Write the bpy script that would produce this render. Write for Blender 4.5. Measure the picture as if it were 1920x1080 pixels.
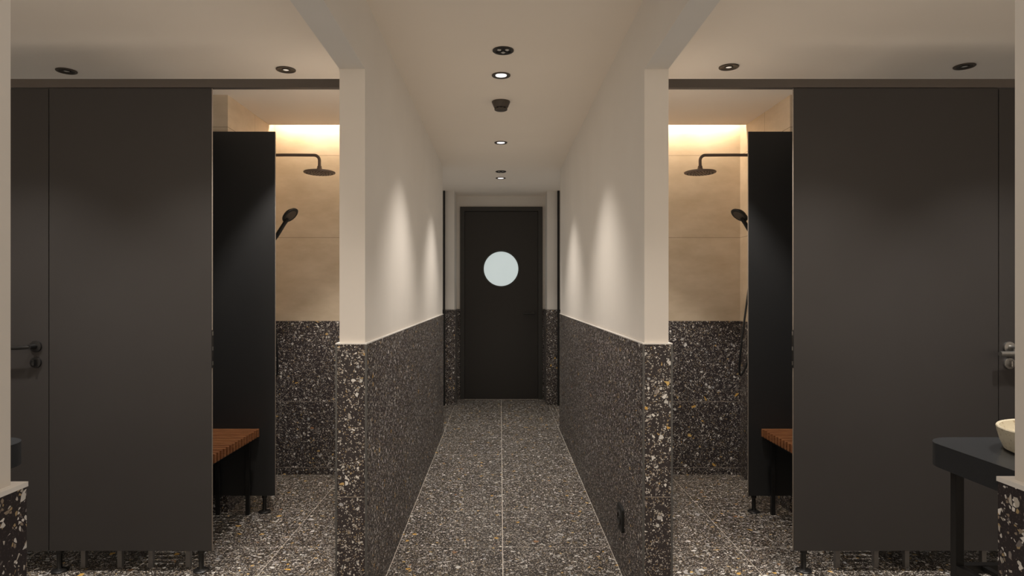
import bpy, bmesh, math
from mathutils import Vector, Matrix
PI = math.pi
sc = bpy.context.scene
for o in list(bpy.data.objects): bpy.data.objects.remove(o)
COL = sc.collection

# ------------------------------------------------------------ camera
FPX = 1220.0
cam_data = bpy.data.cameras.new('camera')
cam_data.sensor_width = 36.0
cam_data.lens = 36.0 * FPX / 1920.0
cam_data.shift_x = 22.0 / 1920.0
cam_data.shift_y = 8.0 / 1920.0
cam_data.clip_start = 0.02
cam = bpy.data.objects.new('camera', cam_data)
COL.objects.link(cam)
cam.location = (0, 0, 1.3)
cam.rotation_euler = (PI / 2, 0, 0)
sc.camera = cam

# ------------------------------------------------------------ view, world
sc.view_settings.view_transform = 'Standard'
sc.view_settings.look = 'None'
sc.view_settings.gamma = 1.0
sc.view_settings.use_curve_mapping = False
sc.view_settings.exposure = 0.0
world = bpy.data.worlds.new('world'); sc.world = world
world.use_nodes = True
bg = world.node_tree.nodes['Background']
bg.inputs['Color'].default_value = (1.0, 0.82, 0.64, 1)
bg.inputs['Strength'].default_value = 1.4
sc.cycles.max_bounces = 10
sc.cycles.diffuse_bounces = 8
sc.cycles.glossy_bounces = 4
sc.cycles.sample_clamp_indirect = 4.0
sc.cycles.use_fast_gi = True
sc.cycles.fast_gi_method = 'ADD'
world.light_settings.ao_factor = 0.142
world.light_settings.distance = 0.9

NEUTRAL = (1.0, 0.935, 0.875)
WARM = (1.0, 0.82, 0.61)
CEIL = 2.465
DADO = 1.095

# (x, y, watts, cone in degrees, blend, colour)  - each has a fixture; the out-of-view ones are assumed
CORRIDOR_Y = [0.35, 1.92, 3.49, 5.06, 6.63]
CORRIDOR_W = [8, 54, 76, 76, 44]
ROOM_LIGHTS = [(-1.33, 2.40, 96), (-2.18, 2.40, 96), (1.46, 2.40, 96), (2.28, 2.40, 96),
               (-1.7, 0.6, 80), (1.7, 0.6, 80)]  # this pair is unseen, added to bounce light around the rooms
CUBICLE_LIGHTS = [(-1.12, 3.40, 75), (1.18, 3.36, 75)]
DARK_LIGHTS = [(-2.28, 3.42), (2.39, 3.35)]


def spot(name, x, y, w, size=92, blend=0.75, colour=NEUTRAL, parent=None, radius=0.03):
    d = bpy.data.lights.new(name, 'SPOT')
    d.energy = w; d.spot_size = math.radians(size); d.spot_blend = blend
    d.color = colour; d.shadow_soft_size = radius
    o = bpy.data.objects.new(name, d); COL.objects.link(o)
    if parent is not None:
        o.parent = parent; o.location = (0, 0, -0.014)
    else:
        o.location = (x, y, CEIL - 0.014)
    return o


# ------------------------------------------------------------ node helpers / materials
class NT:
    def __init__(self, name):
        self.m = bpy.data.materials.new(name); self.m.use_nodes = True
        self.t = self.m.node_tree; self.n = self.t.nodes; self.l = self.t.links
        self.b = self.n['Principled BSDF']
        self.tc = self.n.new('ShaderNodeTexCoord')
        self.co = self.tc.outputs['Object']

    def put(self, sock, v):
        if isinstance(v, bpy.types.NodeSocket): self.l.new(v, sock)
        else: sock.default_value = v

    def math(self, op, a, b=0.0):
        n = self.n.new('ShaderNodeMath'); n.operation = op
        self.put(n.inputs[0], a); self.put(n.inputs[1], b)
        return n.outputs[0]

    def noise(self, scale, detail=3, rough=0.5, vec=None, dist=0.0):
        n = self.n.new('ShaderNodeTexNoise')
        n.inputs['Scale'].default_value = scale; n.inputs['Detail'].default_value = detail
        n.inputs['Roughness'].default_value = rough; n.inputs['Distortion'].default_value = dist
        self.l.new(vec or self.co, n.inputs['Vector'])
        return n

    def voro(self, scale, feature='F1', vec=None, rnd=1.0):
        n = self.n.new('ShaderNodeTexVoronoi'); n.feature = feature
        n.inputs['Scale'].default_value = scale; n.inputs['Randomness'].default_value = rnd
        self.l.new(vec or self.co, n.inputs['Vector'])
        return n

    def mapping(self, scale=(1, 1, 1), loc=(0, 0, 0), rot=(0, 0, 0), vec=None):
        n = self.n.new('ShaderNodeMapping')
        n.inputs['Scale'].default_value = scale; n.inputs['Location'].default_value = loc
        n.inputs['Rotation'].default_value = rot
        self.l.new(vec or self.co, n.inputs['Vector'])
        return n.outputs[0]

    def ramp(self, fac, stops, constant=False):
        n = self.n.new('ShaderNodeValToRGB')
        if constant: n.color_ramp.interpolation = 'CONSTANT'
        e = n.color_ramp.elements
        while len(e) < len(stops): e.new(0.5)
        for k, (p, c) in enumerate(stops):
            e[k].position = p
            e[k].color = (c[0], c[1], c[2], 1) if not isinstance(c, float) else (c, c, c, 1)
        self.put(n.inputs[0], fac)
        return n.outputs[0]

    def mix(self, fac, a, b, mode='MIX'):
        n = self.n.new('ShaderNodeMix'); n.data_type = 'RGBA'; n.blend_type = mode
        self.put(n.inputs[0], fac)
        self.put(n.inputs[6], a if isinstance(a, bpy.types.NodeSocket) else (a[0], a[1], a[2], 1))
        self.put(n.inputs[7], b if isinstance(b, bpy.types.NodeSocket) else (b[0], b[1], b[2], 1))
        return n.outputs[2]

    def sep(self, col):
        n = self.n.new('ShaderNodeSeparateColor'); self.l.new(col, n.inputs[0])
        return n.outputs

    def base(self, c, rough=0.5, metal=0.0, spec=0.5):
        self.put(self.b.inputs['Base Color'], c if isinstance(c, bpy.types.NodeSocket) else (c[0], c[1], c[2], 1))
        self.put(self.b.inputs['Roughness'], rough)
        self.b.inputs['Metallic'].default_value = metal
        self.b.inputs['Specular IOR Level'].default_value = spec
        return self

    def bump(self, h, strength=0.1, dist=0.002):
        n = self.n.new('ShaderNodeBump'); n.inputs['Strength'].default_value = strength
        n.inputs['Distance'].default_value = dist
        self.l.new(h, n.inputs['Height']); self.l.new(n.outputs[0], self.b.inputs['Normal'])
        return self


def terrazzo(name, base_a, base_b, layers, rough=0.42, bright=1.0, loc=(0, 0, 0)):
    """layers: (scale, edge threshold, density, seed) small ones first"""
    t = NT(name)
    big = t.noise(1.3, 3)
    warp = t.noise(14.0, 2)
    va = t.n.new('ShaderNodeVectorMath'); va.operation = 'SCALE'; va.inputs['Scale'].default_value = 0.035
    t.l.new(warp.outputs['Color'], va.inputs[0])
    vb = t.n.new('ShaderNodeVectorMath'); vb.operation = 'ADD'
    t.l.new(t.mapping(loc=loc), vb.inputs[0]); t.l.new(va.outputs[0], vb.inputs[1])
    wco = vb.outputs[0]
    col = t.mix(t.math('MULTIPLY', big.outputs['Fac'], 1.0), base_a, base_b)
    fine = t.noise(420, 1)
    col = t.mix(t.ramp(fine.outputs['Fac'], [(0.60, 0.0), (0.68, 0.35)]), col, (0.16, 0.13, 0.11))
    for (scale, thr, dens, seed, pal) in layers:
        v = t.mapping(loc=(seed, seed * 0.7, -seed), vec=wco)
        c = t.voro(scale, 'F1', v)
        e = t.voro(scale, 'DISTANCE_TO_EDGE', v)
        s = t.sep(c.outputs['Color'])
        pick = t.math('LESS_THAN', s[0], dens)
        size = t.math('ADD', thr, t.math('MULTIPLY', s[1], 0.10))
        inside = t.math('GREATER_THAN', e.outputs['Distance'], size)
        mask = t.math('MULTIPLY', pick, inside)
        pc = t.ramp(s[2], pal, constant=True)
        pc = t.mix(1.0, pc, (bright, bright, bright), 'MULTIPLY')
        col = t.mix(mask, col, pc)
    t.base(col, rough, 0, 0.45)
    return t.m


PAL_S = [(0.0, (0.44, 0.40, 0.34)), (0.25, (0.56, 0.53, 0.48)), (0.45, (0.24, 0.19, 0.14)),
         (0.62, (0.34, 0.25, 0.13)), (0.74, (0.70, 0.66, 0.60)), (0.9, (0.16, 0.14, 0.13))]
PAL_M = [(0.0, (0.52, 0.50, 0.46)), (0.25, (0.34, 0.31, 0.27)), (0.42, (0.50, 0.33, 0.13)),
         (0.52, (0.68, 0.65, 0.60)), (0.72, (0.22, 0.19, 0.17)), (0.86, (0.36, 0.36, 0.36))]
PAL_L = [(0.0, (0.60, 0.58, 0.54)), (0.3, (0.56, 0.33, 0.08)), (0.5, (0.42, 0.40, 0.38)),
         (0.66, (0.30, 0.16, 0.08)), (0.8, (0.62, 0.42, 0.14)), (0.9, (0.40, 0.38, 0.40))]

M = {}
M['terrazzo_floor'] = terrazzo('terrazzo_floor', (0.014, 0.011, 0.009), (0.040, 0.033, 0.027),
    [(230, 0.08, 0.34, 3.1, PAL_S), (120, 0.11, 0.27, 7.7, PAL_S), (60, 0.12, 0.20, 1.9, PAL_M), (34, 0.16, 0.05, 5.3, PAL_L)], rough=0.48, bright=1.12)
M['terrazzo_wall'] = terrazzo('terrazzo_wall', (0.014, 0.0105, 0.0115), (0.032, 0.025, 0.027),
    [(230, 0.08, 0.26, 2.1, PAL_S), (120, 0.11, 0.18, 4.7, PAL_S), (62, 0.13, 0.12, 9.9, PAL_M), (36, 0.17, 0.05, 6.3, PAL_L)], rough=0.5, bright=1.05)

t = NT('plaster'); n = t.noise(3.0, 4); f = t.noise(160, 2)
t.base(t.mix(n.outputs['Fac'], (0.66, 0.61, 0.54), (0.72, 0.67, 0.60)), 0.75, 0, 0.3).bump(f.outputs['Fac'], 0.06, 0.001)
M['plaster'] = t.m
t = NT('ceiling_paint'); n = t.noise(2.0, 3)
t.base(t.mix(n.outputs['Fac'], (0.79, 0.70, 0.59), (0.83, 0.74, 0.63)), 0.85, 0, 0.2)
M['ceiling'] = t.m
t = NT('beige_tile'); n = t.noise(4.0, 5, 0.6, vec=t.mapping(scale=(1, 1, 2.2))); f = t.noise(60, 2)
t.base(t.mix(t.ramp(n.outputs['Fac'], [(0.3, 0.0), (0.7, 1.0)]), (0.50, 0.40, 0.28), (0.63, 0.52, 0.39)), 0.42, 0, 0.4).bump(f.outputs['Fac'], 0.04, 0.001)
M['beige_tile'] = t.m
t = NT('grout'); f = t.noise(90, 2)
t.base(t.mix(f.outputs['Fac'], (0.60, 0.55, 0.47), (0.72, 0.66, 0.57)), 0.8, 0, 0.2); M['grout'] = t.m
t = NT('dark_grout'); f = t.noise(90, 2)
t.base(t.mix(f.outputs['Fac'], (0.22, 0.19, 0.16), (0.30, 0.26, 0.22)), 0.8, 0, 0.2); M['grout_dark'] = t.m
t = NT('beige_grout'); f = t.noise(90, 2)
t.base(t.mix(f.outputs['Fac'], (0.24, 0.19, 0.13), (0.30, 0.24, 0.17)), 0.8, 0, 0.2); M['grout_beige'] = t.m
t = NT('white_trim'); f = t.noise(40, 2)
t.base(t.mix(f.outputs['Fac'], (0.70, 0.66, 0.60), (0.78, 0.74, 0.68)), 0.45, 0, 0.5); M['trim'] = t.m
t = NT('corner_profile'); f = t.noise(60, 2)
t.base(t.mix(f.outputs['Fac'], (0.09, 0.09, 0.088), (0.12, 0.12, 0.115)), 0.4, 0.5, 0.5); M['profile'] = t.m


def flat(name, a, b, rough, metal=0.0, spec=0.5, scale=30.0, bump=0.0, sc3=(1, 1, 1)):
    t = NT(name); f = t.noise(scale, 3, vec=t.mapping(scale=sc3))
    t.base(t.mix(f.outputs['Fac'], a, b), rough, metal, spec)
    if bump: t.bump(f.outputs['Fac'], bump, 0.001)
    M[name] = t.m
    return t


flat('partition_laminate', (0.029, 0.026, 0.0245), (0.033, 0.030, 0.0285), 0.42, 0, 0.5, 6)
flat('divider_laminate', (0.021, 0.021, 0.021), (0.024, 0.024, 0.024), 0.45, 0, 0.45, 6)  # darker than the front panels, with the cubicle shade put into the colour
flat('panel_edge', (0.26, 0.22, 0.18), (0.32, 0.27, 0.22), 0.5)  # pale tone puts the thin highlight of the panel edges into the colour
flat('rail_paint', (0.085, 0.070, 0.059), (0.095, 0.079, 0.067), 0.45)
flat('door_paint', (0.019, 0.017, 0.015), (0.023, 0.021, 0.019), 0.45)
flat('frame_paint', (0.028, 0.027, 0.024), (0.034, 0.032, 0.029), 0.42)
flat('black_metal', (0.018, 0.018, 0.018), (0.024, 0.023, 0.022), 0.35, 0.4)
flat('bronze', (0.135, 0.098, 0.080), (0.155, 0.115, 0.094), 0.42, 0.25, 0.5, 20)
flat('hose_black', (0.012, 0.012, 0.012), (0.02, 0.02, 0.02), 0.3, 0.3)
flat('steel', (0.34, 0.33, 0.31), (0.42, 0.41, 0.39), 0.3, 0.9, 0.5, 60)
flat('grey_leg', (0.15, 0.14, 0.13), (0.17, 0.16, 0.15), 0.42, 0.3)
flat('fixture_brown', (0.075, 0.062, 0.050), (0.095, 0.078, 0.064), 0.45, 0.3)
flat('dark_plastic', (0.020, 0.018, 0.016), (0.028, 0.025, 0.022), 0.5)
flat('black', (0.008, 0.008, 0.008), (0.012, 0.012, 0.012), 0.6)
flat('vanity_metal', (0.020, 0.022, 0.024), (0.026, 0.028, 0.030), 0.27, 0.1, 0.5, 25)
flat('lens_glass', (0.50, 0.48, 0.44), (0.58, 0.56, 0.52), 0.2, 0.2)
t = NT('stone_basin'); n = t.noise(34, 4, 0.65); c = t.voro(70)
t.base(t.mix(t.ramp(c.outputs['Distance'], [(0.15, 1.0), (0.35, 0.0)]), t.mix(n.outputs['Fac'], (0.46, 0.40, 0.27), (0.66, 0.60, 0.46)), (0.36, 0.29, 0.18)), 0.42)
M['stone'] = t.m
t = NT('bench_wood'); w = t.noise(7, 5, 0.6, vec=t.mapping(scale=(1.6, 22, 22))); w2 = t.noise(1, 1, vec=t.mapping(scale=(0.2, 24, 0.2)))
wc = t.ramp(w.outputs['Fac'], [(0.25, (0.10, 0.036, 0.013)), (0.55, (0.28, 0.115, 0.045)), (0.8, (0.46, 0.22, 0.095))])
t.base(t.mix(t.ramp(w2.outputs['Fac'], [(0.35, 0.0), (0.65, 1.0)]), wc, t.mix(0.5, wc, (0.16, 0.05, 0.018))), 0.42)
M['wood'] = t.m


def emis(name, col, strength):
    m = bpy.data.materials.new(name); m.use_nodes = True
    b = m.node_tree.nodes['Principled BSDF']
    b.inputs['Base Color'].default_value = (0.8, 0.8, 0.8, 1)
    b.inputs['Emission Color'].default_value = (*col, 1)
    b.inputs['Emission Strength'].default_value = strength
    b.inputs['Roughness'].default_value = 0.4
    M[name] = m


emis('lamp_lens', (1.0, 0.95, 0.92), 1.6)
emis('dim_lens', (1.0, 0.85, 0.68), 0.42)
emis('led_strip', WARM, 150.0)
t = NT('frosted_glass'); f = t.noise(5, 3)
t.base((0.5, 0.52, 0.52), 0.5, 0, 0.3)
t.put(t.b.inputs['Emission Color'], t.mix(f.outputs['Fac'], (0.52, 0.60, 0.585), (0.56, 0.635, 0.62)))
t.b.inputs['Emission Strength'].default_value = 0.76
M['frosted'] = t.m


# ------------------------------------------------------------ geometry helpers
def tag(o, label=None, cat=None, group=None, kind=None):
    if label: o['label'] = label
    if cat: o['category'] = cat
    if group: o['group'] = group
    if kind: o['kind'] = kind
    return o


def link(name, bm, mats, parent=None, loc=(0, 0, 0), smooth=False):
    bmesh.ops.recalc_face_normals(bm, faces=bm.faces[:])
    me = bpy.data.meshes.new(name)
    bm.to_mesh(me); bm.free()
    if not isinstance(mats, (list, tuple)): mats = [mats]
    for m in mats: me.materials.append(m if not isinstance(m, str) else M[m])
    if smooth:
        for p in me.polygons: p.use_smooth = True
        me.set_sharp_from_angle(angle=math.radians(35))
    o = bpy.data.objects.new(name, me); COL.objects.link(o)
    o.location = loc
    if parent is not None: o.parent = parent
    return o


def box(bm, x0, x1, y0, y1, z0, z1, mi=0):
    vs = [bm.verts.new((x, y, z)) for z in (z0, z1) for y in (y0, y1) for x in (x0, x1)]
    fs = []
    for q in ((0, 2, 3, 1), (4, 5, 7, 6), (0, 1, 5, 4), (2, 6, 7, 3), (0, 4, 6, 2), (1, 3, 7, 5)):
        f = bm.faces.new([vs[i] for i in q]); f.material_index = mi; fs.append(f)
    return vs, fs


def bevel_all(bm, w, seg=2):
    bmesh.ops.bevel(bm, geom=bm.edges[:], offset=w, segments=seg, affect='EDGES', profile=0.5, clamp_overlap=True)


def bbox(x0, x1, y0, y1, z0, z1, bv=0.001, seg=1):
    bm = bmesh.new(); box(bm, x0, x1, y0, y1, z0, z1)
    if bv: bevel_all(bm, bv, seg)
    return bm


def add_boxes(lst, bv=0.0):
    out = bmesh.new()
    for b in lst:
        t = bbox(*b, bv=bv) if bv else None
        if t is None: box(out, *b)
        else:
            me = bpy.data.meshes.new('tmp'); t.to_mesh(me); t.free(); out.from_mesh(me); bpy.data.meshes.remove(me)
    return out


def lathe(bm, prof, n=40, mi=0, mat=None, caps=True):
    """prof: (r, z) list; revolve about z, optional matrix"""
    rings = []
    for r, z in prof:
        if r < 1e-6: rings.append([bm.verts.new((0, 0, z))])
        else: rings.append([bm.verts.new((r * math.cos(2 * PI * k / n), r * math.sin(2 * PI * k / n), z)) for k in range(n)])
    for a, b in zip(rings, rings[1:]):
        for k in range(n):
            k2 = (k + 1) % n
            if len(a) == 1 and len(b) == 1: continue
            if len(a) == 1: f = bm.faces.new((a[0], b[k], b[k2]))
            elif len(b) == 1: f = bm.faces.new((a[k], b[0], a[k2]))
            else: f = bm.faces.new((a[k], b[k], b[k2], a[k2]))
            f.material_index = mi
    if caps:
        for r in (rings[0], rings[-1]):
            if len(r) > 1: bm.faces.new(r).material_index = mi
    if mat is not None:
        vs = [v for r in rings for v in r]
        bmesh.ops.transform(bm, matrix=mat, verts=vs)
    return bm


def tube(bm, pts, r, n=14, radii=None):
    pts = [Vector(p) for p in pts]
    rings = []
    prev = None
    for i, p in enumerate(pts):
        d = (pts[min(i + 1, len(pts) - 1)] - pts[max(i - 1, 0)]).normalized()
        if prev is None:
            u = d.orthogonal().normalized()
        else:
            u = (prev - d * prev.dot(d)).normalized()
        prev = u
        v = d.cross(u)
        rr = radii[i] if radii else r
        rings.append([bm.verts.new(p + (u * math.cos(2 * PI * k / n) + v * math.sin(2 * PI * k / n)) * rr) for k in range(n)])
    for a, b in zip(rings, rings[1:]):
        for k in range(n):
            bm.faces.new((a[k], a[(k + 1) % n], b[(k + 1) % n], b[k]))
    bm.faces.new(rings[0]); bm.faces.new(rings[-1])
    return bm


def prism(bm, outline, axis, a0, a1, mi=0):
    """outline: 2D list in the plane perpendicular to axis, extruded a0..a1"""
    def P(u, v, a):
        return {'x': (a, u, v), 'y': (u, a, v), 'z': (u, v, a)}[axis]
    lo = [bm.verts.new(P(u, v, a0)) for u, v in outline]
    hi = [bm.verts.new(P(u, v, a1)) for u, v in outline]
    bm.faces.new(lo).material_index = mi
    bm.faces.new(hi[::-1]).material_index = mi
    n = len(outline)
    for k in range(n):
        bm.faces.new((lo[k], lo[(k + 1) % n], hi[(k + 1) % n], hi[k])).material_index = mi
    return bm


def cut_joints(bm, axis, positions, w, mi):
    """cut grout bands across the mesh and give them material index mi"""
    ax = 'xyz'.index(axis)
    nrm = [0, 0, 0]; nrm[ax] = 1
    for p in positions:
        for e in (p - w / 2, p + w / 2):
            co = [0, 0, 0]; co[ax] = e
            bmesh.ops.bisect_plane(bm, geom=bm.verts[:] + bm.edges[:] + bm.faces[:], plane_co=co, plane_no=nrm, dist=1e-6)
    for f in bm.faces:
        c = f.calc_center_median()[ax]
        ext = max(v.co[ax] for v in f.verts) - min(v.co[ax] for v in f.verts)
        if ext <= w * 1.01 and ext > w * 0.5 and any(abs(c - p) < w * 0.4 for p in positions):
            f.material_index = mi


def split_height(bm, z, lo, hi):
    bmesh.ops.bisect_plane(bm, geom=bm.verts[:] + bm.edges[:] + bm.faces[:], plane_co=(0, 0, z), plane_no=(0, 0, 1), dist=1e-6)
    for f in bm.faces:
        f.material_index = lo if f.calc_center_median()[2] < z else hi


def empty(name, loc=(0, 0, 0), rz=0.0):
    o = bpy.data.objects.new(name, None); COL.objects.link(o)
    o.location = loc; o.rotation_euler = (0, 0, rz); o.empty_display_size = 0.1
    return o


def copy_tree(o, parent=None):
    c = o.copy(); COL.objects.link(c)
    if parent is not None: c.parent = parent
    for ch in [q for q in bpy.data.objects if q.parent == o]: copy_tree(ch, c)
    return c


def structure(name, bm, mats, parent=None, label=None):
    o = link(name, bm, mats, parent)
    if parent is None: o['kind'] = 'structure'
    if label: o['label'] = label
    return o


# key coordinates --------------------------------------------------------
XL, XR = -0.526, 0.5616            # corridor faces of the terrazzo wainscot
XLO, XRO = -0.635, 0.6646          # outer faces of the two corridor walls
YP = 2.57                          # front of the two wall ends
YF = 3.01                          # front plane of the cubicle partitions
YB = 4.64                          # back wall of the showers
SXL, SXR = -1.608, 1.71            # side walls of the showers
YS = 3.84                          # front of the wall blocks between the showers
YW = 7.5; YD = 7.9                 # end wall, end door
XE = 3.15                          # outer side walls
YN = -1.6                          # the room stays open behind here

# ------------------------------------------------------------ floor
bm = bmesh.new(); box(bm, -XE - .1, XE + .1, YN, 8.3, -0.06, 0.0)
cut_joints(bm, 'x', [0.012], 0.0042, 1)
cut_joints(bm, 'x', [-2.315, -1.715, -1.115, -0.522, 0.5585, 0.62, 1.205, 1.805, 2.405], 0.0024, 1)
cut_joints(bm, 'y', [2.12, 2.72, 3.319, 3.878, 4.478, 5.21, 5.81, 6.41, 7.01], 0.0024, 1)
structure('floor', bm, ['terrazzo_floor', 'grout'])

# ------------------------------------------------------------ ceiling with the two light coves
CT = CEIL + 0.12
bm = bmesh.new()
box(bm, -XE, XLO + .02, YN, 4.53, CEIL, CT)
box(bm, XRO - .02, XE, YN, 4.53, CEIL, CT)
box(bm, XLO + .02, XRO - .02, YN, 8.0, CEIL, CT)
box(bm, -1.4, XLO + .02, 4.80, 8.0, CEIL, CT)
box(bm, XRO - .02, 1.4, 4.80, 8.0, CEIL, CT)
box(bm, -XE, XLO + .02, 4.50, 4.80, CT, CT + .04)
box(bm, XRO - .02, XE, 4.50, 4.80, CT, CT + .04)
structure('ceiling', bm, ['ceiling'])

# ------------------------------------------------------------ corridor walls, beams, near pillars
def corridor_wall(name, s, xin, xout, yend, ynear, xinn, xpn):
    """s = -1 left, +1 right.  xin: face of the wainscot, xout: outer plaster face"""
    xp = xin + s * 0.008
    prof = [(YN, 0), (ynear, 0), (ynear, 2.182), (YP, 2.182), (YP, 0), (yend, 0)]
    prof[0] = (YN + .001, 2.182); prof = [(YN + .001, 2.182)] + prof[3:6] + [(yend, CEIL), (YN + .001, CEIL)]
    bm = bmesh.new(); prism(bm, prof, 'x', xp, xout)
    a, b = sorted((xpn, xout)); box(bm, a, b, YN, ynear, 0, 2.182)
    bm.faces.ensure_lookup_table()
    for f in bm.faces:
        c = f.calc_center_median()
        if abs(c.z - 2.182) < 1e-4 and ynear - .1 < c.y: f.material_index = 1  # lighter ceiling paint on the beam underside stands for light from below
    w = structure(name, bm, ['plaster', 'ceiling'])
    xo = xout + s * 0.012
    a, b = sorted((xin, xo))
    # far stretch
    y0 = YP - 0.012
    ins = [(a, b, y0, YP + 0.0, 0, DADO)]
    def shell(y0, y1, capfront, capback, nm, xin=xin, xp=xp):
        bm = bmesh.new()
        i0, i1 = sorted((xin, xp)); box(bm, i0, i1, y0, y1, 0, DADO)
        o0, o1 = sorted((xout, xo)); box(bm, o0, o1, y0, min(y1, YB), 0, DADO)
        c0, c1 = sorted((xp, xout))
        if capfront: box(bm, c0, c1, y0, y0 + 0.012, 0, DADO)
        if capback: box(bm, c0, c1, y1 - 0.012, y1, 0, DADO)
        bmesh.ops.remove_doubles(bm, verts=bm.verts[:], dist=1e-5)
        cut_joints(bm, 'z', [0.495], 0.003, 1)
        cut_joints(bm, 'y', [p for p in (3.77, 4.97) if y0 < p < y1], 0.002, 1)
        structure(nm, bm, ['terrazzo_wall', 'grout_dark'], w)
    shell(YP - 0.012, yend, True, False, 'wainscot')
    shell(YN, ynear + 0.012, False, True, 'wainscot', xinn, xpn)
    # white profile on top of the wainscot
    bm = bmesh.new()
    for (y0, y1, cap, xi, xq) in ((YP - 0.013, yend, 0, xin, xp), (YN, ynear + 0.013, 1, xinn, xpn)):
        i0, i1 = sorted((xi - s * 0.001, xq)); o0, o1 = sorted((xout, xo + s * 0.001)); c0, c1 = sorted((xq, xout))
        box(bm, i0, i1, y0, y1, DADO, DADO + 0.005); box(bm, o0, o1, y0, min(y1, YB), DADO, DADO + 0.005)
        if cap: box(bm, c0, c1, y1 - 0.013, y1, DADO, DADO + 0.005)
        else: box(bm, c0, c1, y0, y0 + 0.013, DADO, DADO + 0.005)
    structure('wainscot_trim', bm, ['trim'], w)
    # grey corner profiles of the wainscot
    bm = bmesh.new()
    for xc in (xin, xo):
        sg = s if xc == xin else -s
        x0, x1 = sorted((xc - sg * 0.0015, xc + sg * 0.006))
        box(bm, x0, x1, YP - 0.0135, YP - 0.006, 0, DADO)
    structure('corner_profile', bm, ['profile'], w)
    return w


wl = corridor_wall('wall_left', -1, XL, XLO, 6.02, 0.675, -0.500, -0.508)
wr = corridor_wall('wall_right', 1, XR, XRO, 6.17, 0.695, 0.5407, 0.5497)

# ------------------------------------------------------------ shower walls
def tiled_wall(name, boxes, ycuts=(), xcuts=()):
    bm = bmesh.new()
    for b in boxes: box(bm, *b)
    split_height(bm, DADO, 0, 2)
    cut_joints(bm, 'z', [0.05, 0.52], 0.0035, 1)
    cut_joints(bm, 'z', [1.69, 2.275], 0.003, 3)
    for p in ycuts: cut_joints(bm, 'y', [p], 0.003, 3)
    for p in xcuts: cut_joints(bm, 'x', [p], 0.003, 3)
    return structure(name, bm, ['terrazzo_wall', 'grout_dark', 'beige_tile', 'grout_beige'])


tiled_wall('wall_back_left', [(-XE, XLO, YB, YB + .1, 0, CT)])
tiled_wall('wall_back_right', [(XRO, XE, YB, YB + .1, 0, CT)])
tiled_wall('wall_middle_left', [(-1.84, SXL, YS, YB - .001, 0, CT - .001)], ycuts=[4.265])
tiled_wall('wall_middle_right', [(SXR, 1.97, YS, YB - .001, 0, CT - .001)], ycuts=[4.21])

# outer side walls
for nm, x0, x1 in (('wall_far_left', -XE - .1, -XE), ('wall_far_right', XE, XE + .1)):
    bm = bmesh.new(); box(bm, x0, x1, YN, YB + .1, 0, CT)
    split_height(bm, DADO, 1, 0)
    structure(nm, bm, ['plaster', 'terrazzo_wall'])

# ------------------------------------------------------------ end of the corridor
def end_wall():
    bm = bmesh.new()
    xa, xb = -0.529, 0.541            # recess
    box(bm, -1.4, xa, YW, YD + .1, 0, CEIL)
    box(bm, xb, 1.4, YW, YD + .1, 0, CEIL)
    # wall around the door, inside the recess
    box(bm, xa, -0.486, YD, YD + .1, 0, CEIL)
    box(bm, 0.512, xb, YD, YD + .1, 0, CEIL)
    box(bm, -0.486, 0.512, YD, YD + .1, 2.336, CEIL)
    box(bm, -1.4, 1.4, YD + .1, YD + .15, 0, CEIL)  # added unseen backing, blocks the bright world showing through the door gaps
    w = structure('wall_end', bm, ['plaster'])
    bm = bmesh.new(); g = 0.010
    box(bm, -1.39, xa + g, YW - g, YW, 0, DADO); box(bm, xb - g, 1.39, YW - g, YW, 0, DADO)
    box(bm, xa, xa + g, YW, YD, 0, DADO); box(bm, xb - g, xb, YW, YD, 0, DADO)
    box(bm, xa + g, -0.486, YD - g, YD, 0, DADO); box(bm, 0.512, xb - g, YD - g, YD, 0, DADO)
    cut_joints(bm, 'z', [0.495], 0.003, 1)
    structure('wainscot', bm, ['terrazzo_wall', 'grout_dark'], w)
    bm = bmesh.new()
    box(bm, -1.39, xa + g, YW - g - .001, YW, DADO, DADO + .005); box(bm, xb - g, 1.39, YW - g - .001, YW, DADO, DADO + .005)
    structure('wainscot_trim', bm, ['profile'], w)


end_wall()
# walls closing the short cross passage
for nm, x0, x1 in (('wall_passage_left', -1.4, -1.3), ('wall_passage_right', 1.3, 1.4)):
    bm = bmesh.new(); box(bm, x0, x1, YB + .1, YW - .012, 0, CEIL)
    structure(nm, bm, ['plaster'])
# black vertical jambs in front of the end wall
for k, (x0, x1) in enumerate(((-0.655, -0.634), (0.656, 0.680))):
    bm = bbox(x0, x1, YW - .045, YW - .0115, 0, CEIL, 0.001)
    structure('trim_%d' % (k + 1), bm, ['black'])

# end door
dw = empty('door_1', (0.013, YD, 0)); dw['kind'] = 'structure'
bm = bmesh.new(); W = 0.499; H = 2.336; fw = 0.052
prism(bm, [(-W, 0), (-W, H), (W, H), (W, 0), (W - fw, 0), (W - fw, H - fw), (-W + fw, H - fw), (-W + fw, 0)], 'y', -0.022, 0.08)
link('door_frame', bm, 'frame_paint', dw)
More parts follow.
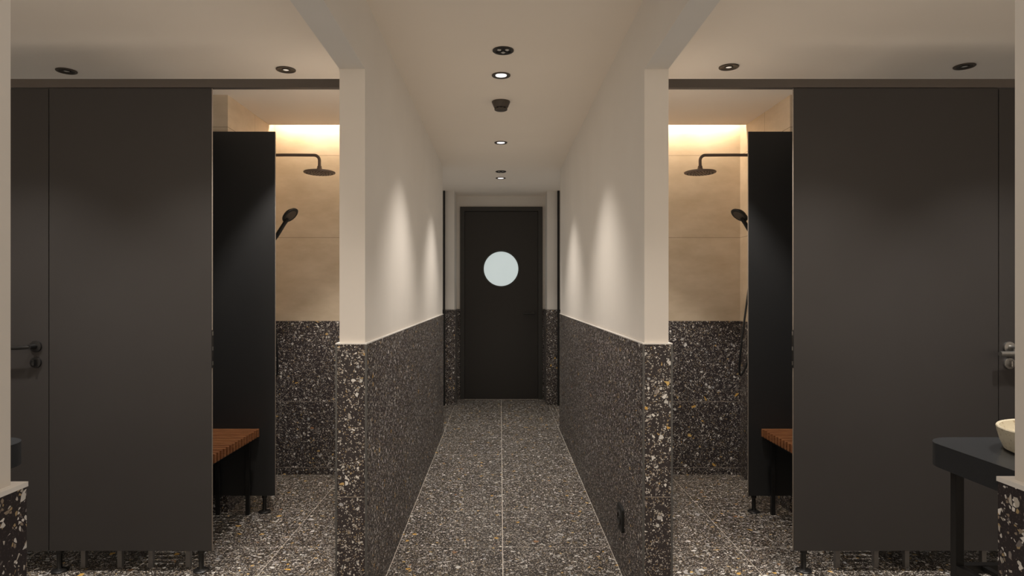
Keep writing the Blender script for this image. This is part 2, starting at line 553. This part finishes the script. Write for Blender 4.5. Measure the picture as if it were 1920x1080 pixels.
# leaf with a round hole
R = 0.213; cz = 1.3 + (548 - 504) * YD / FPX; cx = (939.5 - 938) / FPX * YD - 0.013
bm = bmesh.new(); NS = 64
lw, z0, z1 = W - fw - 0.003, 0.006, H - fw - 0.003
def rect_pt(a):
    c, s = math.cos(a), math.sin(a)
    hx0, hx1, hz0, hz1 = -lw - cx, lw - cx, z0 - cz, z1 - cz
    k = min([q for q in ((hx1 / c if c > 1e-9 else 1e9), (hx0 / c if c < -1e-9 else 1e9), (hz1 / s if s > 1e-9 else 1e9), (hz0 / s if s < -1e-9 else 1e9))])
    return cx + c * k, cz + s * k
angs = [2 * PI * k / NS for k in range(NS)] + [math.atan2(z - cz, x - cx) % (2 * PI) for x in (-lw, lw) for z in (z0, z1)]
angs = sorted(angs)
for y0 in (0.0, 0.04):
    ring = [bm.verts.new((cx + R * math.cos(a), y0, cz + R * math.sin(a))) for a in angs]
    outr = [bm.verts.new((rect_pt(a)[0], y0, rect_pt(a)[1])) for a in angs]
    for k in range(len(angs)):
        k2 = (k + 1) % len(angs)
        bm.faces.new((ring[k], ring[k2], outr[k2], outr[k]))
    if y0 == 0.0: r0, o0 = ring, outr
for k in range(len(angs)):
    k2 = (k + 1) % len(angs)
    bm.faces.new((r0[k], r0[k2], ring[k2], ring[k])); bm.faces.new((o0[k], o0[k2], outr[k2], outr[k]))
link('door_leaf', bm, 'door_paint', dw)
rot = Matrix.Translation((cx, 0, cz)) @ Matrix.Rotation(PI / 2, 4, 'X')
bm = bmesh.new(); lathe(bm, [(R - .004, -0.012), (R + .022, -0.012), (R + .022, 0.004), (R + .018, 0.008), (R - .002, 0.008), (R - .004, -0.012)], 72, mat=rot, caps=False)
link('porthole_ring', bm, 'frame_paint', dw, smooth=True)
bm = bmesh.new(); lathe(bm, [(0, -0.020), (R - .001, -0.020), (R - .001, -0.012), (0, -0.012)], 72, mat=rot)
link('window_pane', bm, 'frosted', dw)
hx = (1000 - 938) / FPX * YD - 0.013; hz = 1.3 - 40 * YD / FPX
hd = link('door_handle', lathe(bmesh.new(), [(0, 0), (.025, 0), (.025, .008), (0.009, .010), (0.009, .045), (0, .045)], 24, mat=Matrix.Translation((hx, 0, hz)) @ Matrix.Rotation(PI / 2, 4, 'X')), 'frame_paint', dw, smooth=True)
bm = bmesh.new(); tube(bm, [(hx + .008, -.045, hz), (hx - .06, -.046, hz), (hx - .125, -.044, hz)], 0.009)
link('lever', bm, 'frame_paint', hd, smooth=True)
bm = bbox(-W, W, -0.03, 0.0, 0.0, 0.004, 0.001)
link('threshold', bm, 'grout_dark', dw)

# ------------------------------------------------------------ cubicle partitions
PT = 0.013
def foot_bm(h):
    bm = bmesh.new()
    lathe(bm, [(0, 0), (0.034, 0), (0.036, 0.004), (0.030, 0.009), (0.014, 0.012), (0.0115, 0.018), (0.0115, h - .02), (0.016, h - .018), (0.016, h), (0, h)], 28)
    return bm


def partition(name, x0, x1, y0, label, feet, mat='partition_laminate', z0=0.103, z1=2.245, latch=None, edge=None):
    t = empty(name, ((x0 + x1) / 2, y0, 0)); tag(t, label, 'partition', 'dark laminate partition panels')
    c = (x0 + x1) / 2
    link('panel', bbox(x0 - c, x1 - c, 0, PT, z0, z1, 0.0012), mat, t)
    if edge:
        e = x1 if edge > 0 else x0
        a, b = sorted((e - c + edge * 0.0004, e - c - edge * 0.001))
        link('edge_band', bbox(a, b, 0.0015, PT - .0015, z0 + .002, z1 - .002, 0), 'panel_edge', t)
    for fx in feet:
        link('foot', foot_bm(z0 + .001), 'black_metal', t, loc=(fx - c, 0.026, 0), smooth=True)
        bm = bbox(-0.011, 0.011, -.014, 0.014, z0 - .001, z0 + .05, 0.002)
        link('foot_bracket', bm, 'black_metal', t, loc=(fx - c, 0.027, 0))
    if latch:
        a, b = sorted((latch - c, latch - c + (0.0025 if latch > 0 else -0.0025) * -1))
        p = link('strike_plate', bbox(a, b, -0.001, PT + .001, 0.95, 1.125, 0.0004), 'black_metal', t)
        for zz in (0.962, 1.03, 1.10):
            link('latch_pin', bbox(a - .001, b + .001, 0.001, PT - .002, zz, zz + .018, 0.0004), 'steel', p)
    return t


partition('partition_panel', -2.087, -1.335, YF, 'wide dark grey front partition left of the left shower opening', [-1.395 - .0, -2.056], latch=-1.335, edge=1)
partition('partition_panel', 1.357, 2.304, YF, 'wide dark grey front partition right of the right shower opening', [1.415], latch=1.357, edge=-1)
partition('partition_panel', -1.714, -1.324, YS - PT - .002, 'black screen panel behind the wooden bench in the left cubicle', [-1.395], mat='divider_laminate', edge=1)
partition('partition_panel', 1.459, 1.838, YS - PT - .002, 'black screen panel behind the wooden bench in the right cubicle', [1.50], mat='divider_laminate', edge=-1)
# panels that run away from the camera between neighbouring cubicles
for s, x, lab in ((-1, -1.722, 'dark cross partition between the left cubicles, beside the bench'), (1, 1.845, 'dark cross partition between the right cubicles, beside the bench')):
    t = empty('cubicle_divider', (x, YF + .02, 0)); tag(t, lab, 'partition')
    link('panel', bbox(-PT / 2, PT / 2, 0, 0.80, 0.103, 2.245, 0.001), 'divider_laminate', t)
    link('foot', foot_bm(0.104), 'black_metal', t, loc=(0, 0.45, 0), smooth=True)

# head rails
for x0, x1, lab in ((-XE, XLO - .0125, 'long dark brown head rail above the left cubicle front'), (XRO + .0125, XE, 'long dark brown head rail above the right cubicle front')):
    o = link('head_rail', bbox(x0 + .001, x1, YF - .001, YF + .03, 2.247, 2.287, 0.001), 'rail_paint')
    tag(o, lab, 'rail')

# toilet doors
def lever_set(parent, x, z, dirx, mat='black_metal', lr=0.0085, length=.125, y=0.0, back=0.0, drop=0.0):
    rx = Matrix.Rotation(PI / 2, 4, 'X')
    h = link('door_handle', lathe(bmesh.new(), [(0, 0), (.026, 0), (.027, .003), (.026, .009), (0.012, .011), (0.010, .05), (0, .05)], 28, mat=Matrix.Translation((x, y, z)) @ rx), mat, parent, smooth=True)
    bm = bmesh.new()
    P = [(x, y - .044, z)] + [(x + dirx * (0.004 + .012 * k), y - .046 - .003 * math.sin(k / 3), z - .001 * k) for k in range(1, 5)] + [(x + dirx * length, y - .050, z - .004)]
    if back:
        tube(bm, [(x, y - .040, z), (x, y - .046, z - drop)], lr * .8, 14)
        P = [(x - dirx * back, y - .046, z - drop)] + [(px, py, z - drop) for px, py, pz in P]
    tube(bm, P, lr, 16, radii=[lr * .9] + [lr] * (len(P) - 2) + [lr * .95])
    link('lever', bm, mat, h, smooth=True)
    k = link('lock_rosette', lathe(bmesh.new(), [(0, 0), (.025, 0), (.026, .003), (.025, .009), (0.018, .010), (0, .010)], 28, mat=Matrix.Translation((x, y, z - .074)) @ rx), mat, parent, smooth=True)
    link('thumb_turn', bbox(x - .005, x + .005, y - .026, y - .009, z - .088, z - .060, .002, 2), mat, k)


d = empty('cubicle_door', (-2.50, YF, 0)); tag(d, 'dark grey cubicle door with black lever handle at left edge of the photo', 'door')
link('door_leaf', bbox(-XE + .004 + 2.5, -2.0905 + 2.5, 0, PT, 0.103, 2.241, 0.0012), 'partition_laminate', d)
lever_set(d, -2.146 + 2.5, 1.05, -1)
d = empty('cubicle_door', (2.72, YF, 0)); tag(d, 'dark grey cubicle door with pale metal handle at right edge of the photo', 'door')
link('door_leaf', bbox(2.3075 - 2.72, XE - .004 - 2.72, 0, PT, 0.103, 2.241, 0.0012), 'partition_laminate', d)
lever_set(d, 2.352 - 2.72, 1.045, 1, 'steel', lr=0.0135, length=0.11, back=.075, drop=.026)

# ------------------------------------------------------------ benches
def make_bench(name, label, xe, xw, y0=3.055, y1=3.825, zt=0.50):
    """xe: edge towards the shower opening, xw: edge at the cross partition"""
    a, b = sorted((xe, xw)); c = (a + b) / 2; yc = (y0 + y1) / 2
    t = empty(name, (c, yc, 0)); tag(t, label, 'bench', 'slatted wooden benches in the cubicles')
    bm = bmesh.new(); L = y1 - y0; n = 20; p = L / n
    for k in range(n):
        tb = bbox(a - c, b - c, -L / 2 + k * p + .0085, -L / 2 + (k + 1) * p - .0085, zt - .046, zt, .0025, 2)
        me = bpy.data.meshes.new('tmp'); tb.to_mesh(me); tb.free(); bm.from_mesh(me); bpy.data.meshes.remove(me)
    link('seat', bm, 'wood', t)
    s = 1 if xe > xw else -1
    fr = bmesh.new()
    lx = [(-1.478 + 1.56), ]
    hw = (b - a) / 2 - 0.062
    for sx in (-1, 1):
        box(fr, sx * hw - .011, sx * hw + .011, -L / 2 + .012, L / 2 - .012, zt - .078, zt - .047)
    for sy in (-1, 1):
        yy = sy * (L / 2 - .012)
        box(fr, -hw + .011, hw - .011, min(yy, yy - sy * .022), max(yy, yy - sy * .022), zt - .078, zt - .047)
    link('seat_frame', fr, 'black_metal', t)
    for sx in (-1, 1):
        for sy in (-1, 1):
            xx, yy = sx * hw, sy * (L / 2 - .024)
            link('leg', bbox(xx - .011, xx + .011, yy - .011, yy + .011, 0, zt - .079, .001), 'grey_leg' if sy < 0 else 'black_metal', t)
    return t


make_bench('slatted_bench', 'slatted reddish brown wooden bench in the left cubicle behind the dark partition', -1.412, -1.712)
make_bench('slatted_bench', 'slatted reddish brown wooden bench in the right cubicle behind the dark partition', 1.530, 1.836)
make_bench('slatted_bench', 'slatted bench in the outer left cubicle, only its legs show under the partition', -2.03, -1.734)
make_bench('slatted_bench', 'slatted bench in the outer right cubicle, only its legs show under the partition', 2.345, 1.857)

# ------------------------------------------------------------ showers
def arc(c, r, a0, a1, n, f):
    return [f(c[0] + r * math.cos(a0 + (a1 - a0) * k / n), c[1] + r * math.sin(a0 + (a1 - a0) * k / n)) for k in range(n + 1)]


def shower(s, xw, xh, y, side):
    """s: direction from the wall to the room (+1 on the left)"""
    t = empty('rain_shower', (xw, y, 2.185)); tag(t, 'round brown rain shower head on a bent wall arm in the %s shower' % side, 'shower', 'rain showers')
    L = abs(xh - xw); r = 0.035
    bm = bmesh.new()
    pts = [(0, 0, 0.0), (s * 0.02, 0, 0), (s * L * .5, 0, .001)] + [(s * (L - r + r * math.sin(a)), 0, -r + r * math.cos(a)) for a in [PI / 2 * k / 8 for k in range(9)]] + [(s * L, 0, -.085)]
    tube(bm, pts, 0.0098, 16)
    link('shower_arm', bm, 'bronze', t, smooth=True)
    bm = bmesh.new(); lathe(bm, [(0, 0), (.030, 0), (.030, .006), (.012, .010), (0, .010)], 28, mat=Matrix.Rotation(s * PI / 2, 4, 'Y'))
    link('wall_flange', bm, 'bronze', t, smooth=True)
    bm = bmesh.new()
    lathe(bm, [(0, -.118), (.092, -.118), (.099, -.115), (.101, -.110), (.097, -.106), (.05, -.099), (.018, -.092), (.015, -.080), (.013, -.070), (0, -.070)], 56, mat=Matrix.Translation((s * L, 0, 0)))
    hd = link('shower_head', bm, 'bronze', t, smooth=True)
    bm = bmesh.new()
    for k in range(1, 5):
        for j in range(6 * k):
            a = 2 * PI * j / (6 * k)
            lathe(bm, [(0, -.1205), (.0022, -.1205), (.0028, -.1178), (0, -.1178)], 6, mat=Matrix.Translation((s * L + .020 * k * math.cos(a), .020 * k * math.sin(a), 0)))
    o = link('nozzles', bm, 'black', hd); o['kind'] = 'stuff'
    return t


shower(1, SXL, -1.167, 4.2, 'left')
shower(-1, SXR, 1.29, 4.2, 'right')


def hand_shower(s, xw, y, tip, hold, side):
    """tip: (x,z) head centre, hold: (x,z) low end of the handle (world)"""
    t = empty('hand_shower', (xw, y, 1.1)); tag(t, 'dark hand shower tilted on its wall rail in the %s shower' % side, 'shower', 'hand showers')
    T = Vector((tip[0] - xw, 0, tip[1] - 1.1)); Hh = Vector((hold[0] - xw, 0, hold[1] - 1.1))
    d = (T - Hh).normalized()
    # rail on the wall
    bm = bmesh.new(); rx = s * 0.055
    tube(bm, [(rx, 0, -.05), (rx, 0, .3), (rx, 0, .72)], 0.010, 14)
    for z in (-.03, .70): tube(bm, [(0, 0, z), (rx, 0, z)], 0.008, 12)
    rail = link('slide_rail', bm, 'black_metal', t, smooth=True)
    bm = bmesh.new(); tube(bm, [(rx, 0, Hh.z + .02), ((rx + Hh.x) / 2, 0, Hh.z + .025), (Hh.x + d.x * .02, 0, Hh.z + d.z * .02)], 0.013, 14)
    link('holder', bm, 'black_metal', rail, smooth=True)
    bm = bmesh.new(); L = (T - Hh).length
    tube(bm, [Hh + d * (L * k / 8) for k in range(8)], 0.012, 16, radii=[.010, .0125, .0135, .0135, .013, .0125, .013, .016])
    hdl = link('handle', bm, 'black_metal', t, smooth=True)
    # head: thick disc whose face looks down and into the room
    n = Vector((s * .62, -.34, -.70)).normalized() if side == 'left' else Vector((s * .55, -.30, -.78)).normalized()
    xax = (d - n * d.dot(n)).normalized(); yax = n.cross(xax)
    m = Matrix((xax, yax, n)).transposed().to_4x4(); m.translation = T - d * .0
    bm = bmesh.new(); lathe(bm, [(0, -.026), (.018, -.025), (.036, -.016), (.052, -.002), (.054, .006), (.050, .010), (0, .010)], 36, mat=m @ Matrix.Diagonal((1.12, .9, 1, 1)))
    hd = link('spray_head', bm, 'black_metal', t, smooth=True)
    bm = bmesh.new(); lathe(bm, [(0, .011), (.036, .011), (.037, .0095), (0, .0095)], 36, mat=m @ Matrix.Diagonal((1.12, .9, 1, 1)))
    link('spray_face', bm, 'fixture_brown', hd)
    # hose
    bm = bmesh.new(); pts = []
    P0 = Hh; P1 = Hh + Vector((s * .02, 0, -.30)); P2 = Vector((s * .40, -.01, -.80)); P3 = Vector((s * .05, 0, -.05))
    P0, P1, P2, P3 = Hh, Vector((s * .10, -.02, Hh.z - .35)), Vector((s * .29, -.02, -.78)), Vector((s * .06, 0, -.10))
    for k in range(33):
        u = k / 32
        pts.append(P0 * (1 - u) ** 3 + P1 * 3 * u * (1 - u) ** 2 + P2 * 3 * u * u * (1 - u) + P3 * u ** 3)
    tube(bm, pts, 0.0065, 10)
    link('hose', bm, 'hose_black', t, smooth=True)
    bm = bmesh.new(); tube(bm, [(s * .045, -.13, -.10), (s * .045, .13, -.10)], 0.021, 20); tube(bm, [(0, -.075, -.10), (s * .04, -.075, -.10)], .018, 16); tube(bm, [(0, .075, -.10), (s * .04, .075, -.10)], .018, 16)
    link('mixer_valve', bm, 'black_metal', t, smooth=True)
    return t


hand_shower(1, SXL, 4.2, (-1.358, 1.800), (-1.468, 1.625), 'left')
hand_shower(-1, SXR, 4.2, (1.545, 1.800), (1.640, 1.650), 'right')

# LED strips hidden in the coves above the back walls
for x0, x1, side in ((SXL + .01, XLO - .02, 'left'), (XRO + .02, SXR - .01, 'right')):
    t = empty('cove_light', ((x0 + x1) / 2, 4.5365, CEIL + .09)); tag(t, 'warm glowing light strip in the ceiling slot of the %s shower' % side, 'light', 'cove lights over the showers')
    h = (x1 - x0) / 2
    link('light_profile', bbox(-h, h, -.006, .024, -.0055, .012, .001), 'steel', t)
    link('light_strip', bbox(-h + .002, h - .002, .006, .020, -.010, -.006, 0), 'led_strip', t)

# ------------------------------------------------------------ ceiling lights
def ring_bm(ro, ri, zt, zb):
    return lathe(bmesh.new(), [(ri, zt), (ro, zt), (ro, zb + .0015), (ro - .002, zb), (ri + .004, zb), (ri, zb + .002), (ri, zt)], 48, caps=False)


def downlight(x, y, w, label, lens='lamp_lens', R=.050, size=92, blend=.75, colour=NEUTRAL, gimbal=False, group='round ceiling downlights', radius=.03, tilt=None):
    t = empty('downlight', (x, y, CEIL)); tag(t, label, 'ceiling light', group)
    link('trim_ring', ring_bm(R, R * .74, -.0005, -.006), 'fixture_brown', t, smooth=True)
    link('baffle', lathe(bmesh.new(), [(R * .40 if gimbal else R * .60, -.0008), (R * .75, -.0008), (R * .75, -.004), (R * .42 if gimbal else R * .62, -.002)], 40, caps=False), 'fixture_brown' if gimbal and w else 'dark_plastic', t, smooth=True)  # lit gimbal lamps get a browner baffle, the light on it painted in
    link('lens', lathe(bmesh.new(), [(0, -.0045), (R * (.30 if gimbal else .60), -.003), (R * (.30 if gimbal else .60), -.0006), (0, -.0006)], 40), lens, t, smooth=True)
    if gimbal: link('lens_holder', lathe(bmesh.new(), [(R * .30, -.0008), (R * .41, -.0008), (R * .41, -.005), (R * .30, -.005), (R * .30, -.0008)], 36, caps=False), 'dark_plastic', t, smooth=True)
    if w:
        lamp = spot('downlight_lamp', 0, 0, w, size, blend, colour, parent=t, radius=radius)
        if tilt: lamp.rotation_euler = Vector((tilt[0], tilt[1], -1)).to_track_quat('-Z', 'Y').to_euler()
    return t


labs = ['corridor downlight overhead, nearest the camera', 'corridor downlight between the two wall openings',
        'largest lit round downlight in the corridor ceiling, before the smoke detector', 'lit round downlight in mid corridor beyond the smoke detector',
        'smallest lit downlight near the end door']
for y, w, lb in zip(CORRIDOR_Y, CORRIDOR_W, labs):
    downlight((940.5 - 938) / 1000 * 1.0 + .002, y, w, lb)
for k, (x, y, w) in enumerate(ROOM_LIGHTS):
    downlight(x, y, w, 'unseen downlight in the %s room before the cubicles, %s' % ('left' if x < 0 else 'right', ('nearer the corridor', 'nearer the outer wall', 'nearer the corridor', 'nearer the outer wall', 'above the washing area', 'above the washing area')[k]))
for (x, y, w) in CUBICLE_LIGHTS:
    downlight(x, y, w, 'small dim brown downlight above the %s shower opening' % ('left' if x < 0 else 'right'), lens='dim_lens', gimbal=True, size=103, blend=.35, radius=.008, tilt=(.28 if x < 0 else -.28, .03))
for (x, y) in DARK_LIGHTS:
    downlight(x, y, 0, 'unlit dark downlight above the outer %s cubicle' % ('left' if x < 0 else 'right'), lens='lens_glass', gimbal=True)


def emergency(x, y, label):
    t = empty('emergency_light', (x, y, CEIL)); tag(t, label, 'ceiling light', 'dark round fittings in the corridor ceiling')
    link('housing', lathe(bmesh.new(), [(0, -.0005), (.051, -.0005), (.051, -.005), (.048, -.007), (.040, -.007), (.036, -.003), (0, -.003)], 48), 'dark_plastic', t, smooth=True)
    for k in range(3):
        a = 2 * PI * k / 3 + PI / 2
        link('lens', lathe(bmesh.new(), [(0, -.008), (.006, -.0075), (.010, -.004), (.010, -.003), (0, -.003)], 20, mat=Matrix.Translation((.022 * math.cos(a), .022 * math.sin(a), 0))), 'lens_glass', t, smooth=True)
    for k in range(3):
        a = 2 * PI * k / 3 + PI / 6
        m = Matrix.Rotation(a, 4, 'Z')
        bm = bbox(.004, .037, -.0025, .0025, -.0075, -.003, .0005); bmesh.ops.transform(bm, matrix=m, verts=bm.verts[:])
        link('spoke', bm, 'black', t)


emergency(.014, 3.13, 'unlit dark round fitting with three small lenses, nearest in the corridor ceiling')
emergency(.006, 6.27, 'unlit dark round fitting just before the farthest lit corridor downlight')

# smoke detector
t = empty('smoke_detector', (.004, 3.975, CEIL)); tag(t, 'brown cone shaped smoke detector on the corridor ceiling', 'smoke detector')
link('base', lathe(bmesh.new(), [(0, 0), (.055, 0), (.056, -.004), (.054, -.010), (0, -.010)], 48), 'fixture_brown', t, smooth=True)
link('cover', lathe(bmesh.new(), [(0, -.010), (.054, -.010), (.050, -.020), (.043, -.036), (.040, -.039), (.0, -.039)], 48), 'fixture_brown', t, smooth=True)
link('sensor_chamber', lathe(bmesh.new(), [(0, -.039), (.034, -.039), (.034, -.047), (0, -.047)], 40), 'black', t, smooth=True)
bm = bmesh.new()
for k in range(10):
    a = 2 * PI * k / 10
    tb = bbox(.033, .039, -.004, .004, -.0475, -.0385, .0005); bmesh.ops.transform(tb, matrix=Matrix.Rotation(a, 4, 'Z'), verts=tb.verts[:])
    me = bpy.data.meshes.new('tmp'); tb.to_mesh(me); tb.free(); bm.from_mesh(me); bpy.data.meshes.remove(me)
link('grille', bm, 'fixture_brown', t)
link('cap', lathe(bmesh.new(), [(0, -.047), (.040, -.047), (.039, -.052), (.030, -.056), (0, -.057)], 48), 'fixture_brown', t, smooth=True)

# ------------------------------------------------------------ wall socket
t = empty('wall_socket', (XR, 3.0, 0.262)); tag(t, 'black wall socket low on the right corridor wainscot', 'socket')
bm = bmesh.new()
def rrect(w, h, r, n=6):
    out = []
    for (cx_, cy_, a0) in ((w - r, h - r, 0), (-w + r, h - r, PI / 2), (-w + r, -h + r, PI), (w - r, -h + r, 1.5 * PI)):
        out += [(cx_ + r * math.cos(a0 + PI / 2 * k / n), cy_ + r * math.sin(a0 + PI / 2 * k / n)) for k in range(n + 1)]
    return out
prism(bm, rrect(.055, .055, .012), 'x', -.012, .0)
link('plate', bm, 'black', t)
bm = bmesh.new(); lathe(bm, [(.026, .0), (.034, .0), (.034, .006), (.026, .006), (.026, .0)], 36, mat=Matrix.Translation((-.012, 0, 0)) @ Matrix.Rotation(-PI / 2, 4, 'Y'), caps=False)
link('socket_collar', bm, 'dark_plastic', t, smooth=True)
bm = bmesh.new()
for yy in (-.0095, .0095): lathe(bm, [(0, 0), (.003, 0), (.003, .002), (0, .002)], 12, mat=Matrix.Translation((-.012, yy, 0)) @ Matrix.Rotation(-PI / 2, 4, 'Y'))
link('pin_holes', bm, 'steel', t)

# ------------------------------------------------------------ vanities
def vanity(s, xe, side, label):
    """s=+1 right. xe: |x| of the edge facing the corridor"""
    y1 = 2.065; y0 = 0.85; dep = 0.56; zt = .84
    t = empty('wash_stand', (s * (xe + dep / 2), (y0 + y1) / 2, 0)); tag(t, label, 'washstand')
    hw, hl = dep / 2, (y1 - y0) / 2
    bm = bmesh.new(); prism(bm, rrect(hw, hl, .10, 12), 'z', zt - .070, zt)
    bmesh.ops.bevel(bm, geom=[e for e in bm.edges if abs(e.verts[0].co.z - e.verts[1].co.z) < 1e-6], offset=.003, segments=2, affect='EDGES')
    link('table_top', bm, 'vanity_metal', t, smooth=True)
    lx, ly = hw - .055, hl - .10
    for sx in (-1, 1):
        for sy in (-1, 1):
            cx_, cy_ = sx * lx, sy * ly
            link('leg', bbox(cx_ - .0125, cx_ + .0125, cy_ - .0125, cy_ + .0125, 0, zt - .071, .001), 'black_metal', t)
    fr = bmesh.new(); zs = .48
    for sx in (-1, 1): box(fr, sx * lx - .0125, sx * lx + .0125, -ly + .0135, ly - .0135, zs - .025, zs)
    for sy in (-1, 1): box(fr, -lx + .0135, lx - .0135, sy * ly - .0125, sy * ly + .0125, zs - .025, zs)
    n = 6
    for k in range(1, n):
        xx = -lx + 2 * lx * k / n; box(fr, xx - .009, xx + .009, -ly + .0135, ly - .0135, zs - .016, zs - .002)
    link('lower_shelf', fr, 'black_metal', t)
    return t


vanity(1, 1.325, 'right', 'black metal washstand with rounded corner and pale bowl at right edge')
vanity(-1, 1.470, 'left', 'dark washstand, only its rounded corner shows at the left edge')
t = empty('wash_basin', (1.625, 1.83, .8405)); tag(t, 'beige stone bowl basin standing on the black washstand', 'basin')
link('bowl', lathe(bmesh.new(), [(0, 0), (.160, 0), (.167, .004), (.176, .026), (.182, .050), (.185, .066), (.183, .069), (.177, .067), (.166, .046), (.145, .024), (.10, .014), (.02, .011), (0, .011)], 72), 'stone', t, smooth=True)
link('drain', lathe(bmesh.new(), [(0, .0125), (.022, .0125), (.024, .015), (.02, .018), (0, .019)], 28), 'steel', t, smooth=True)
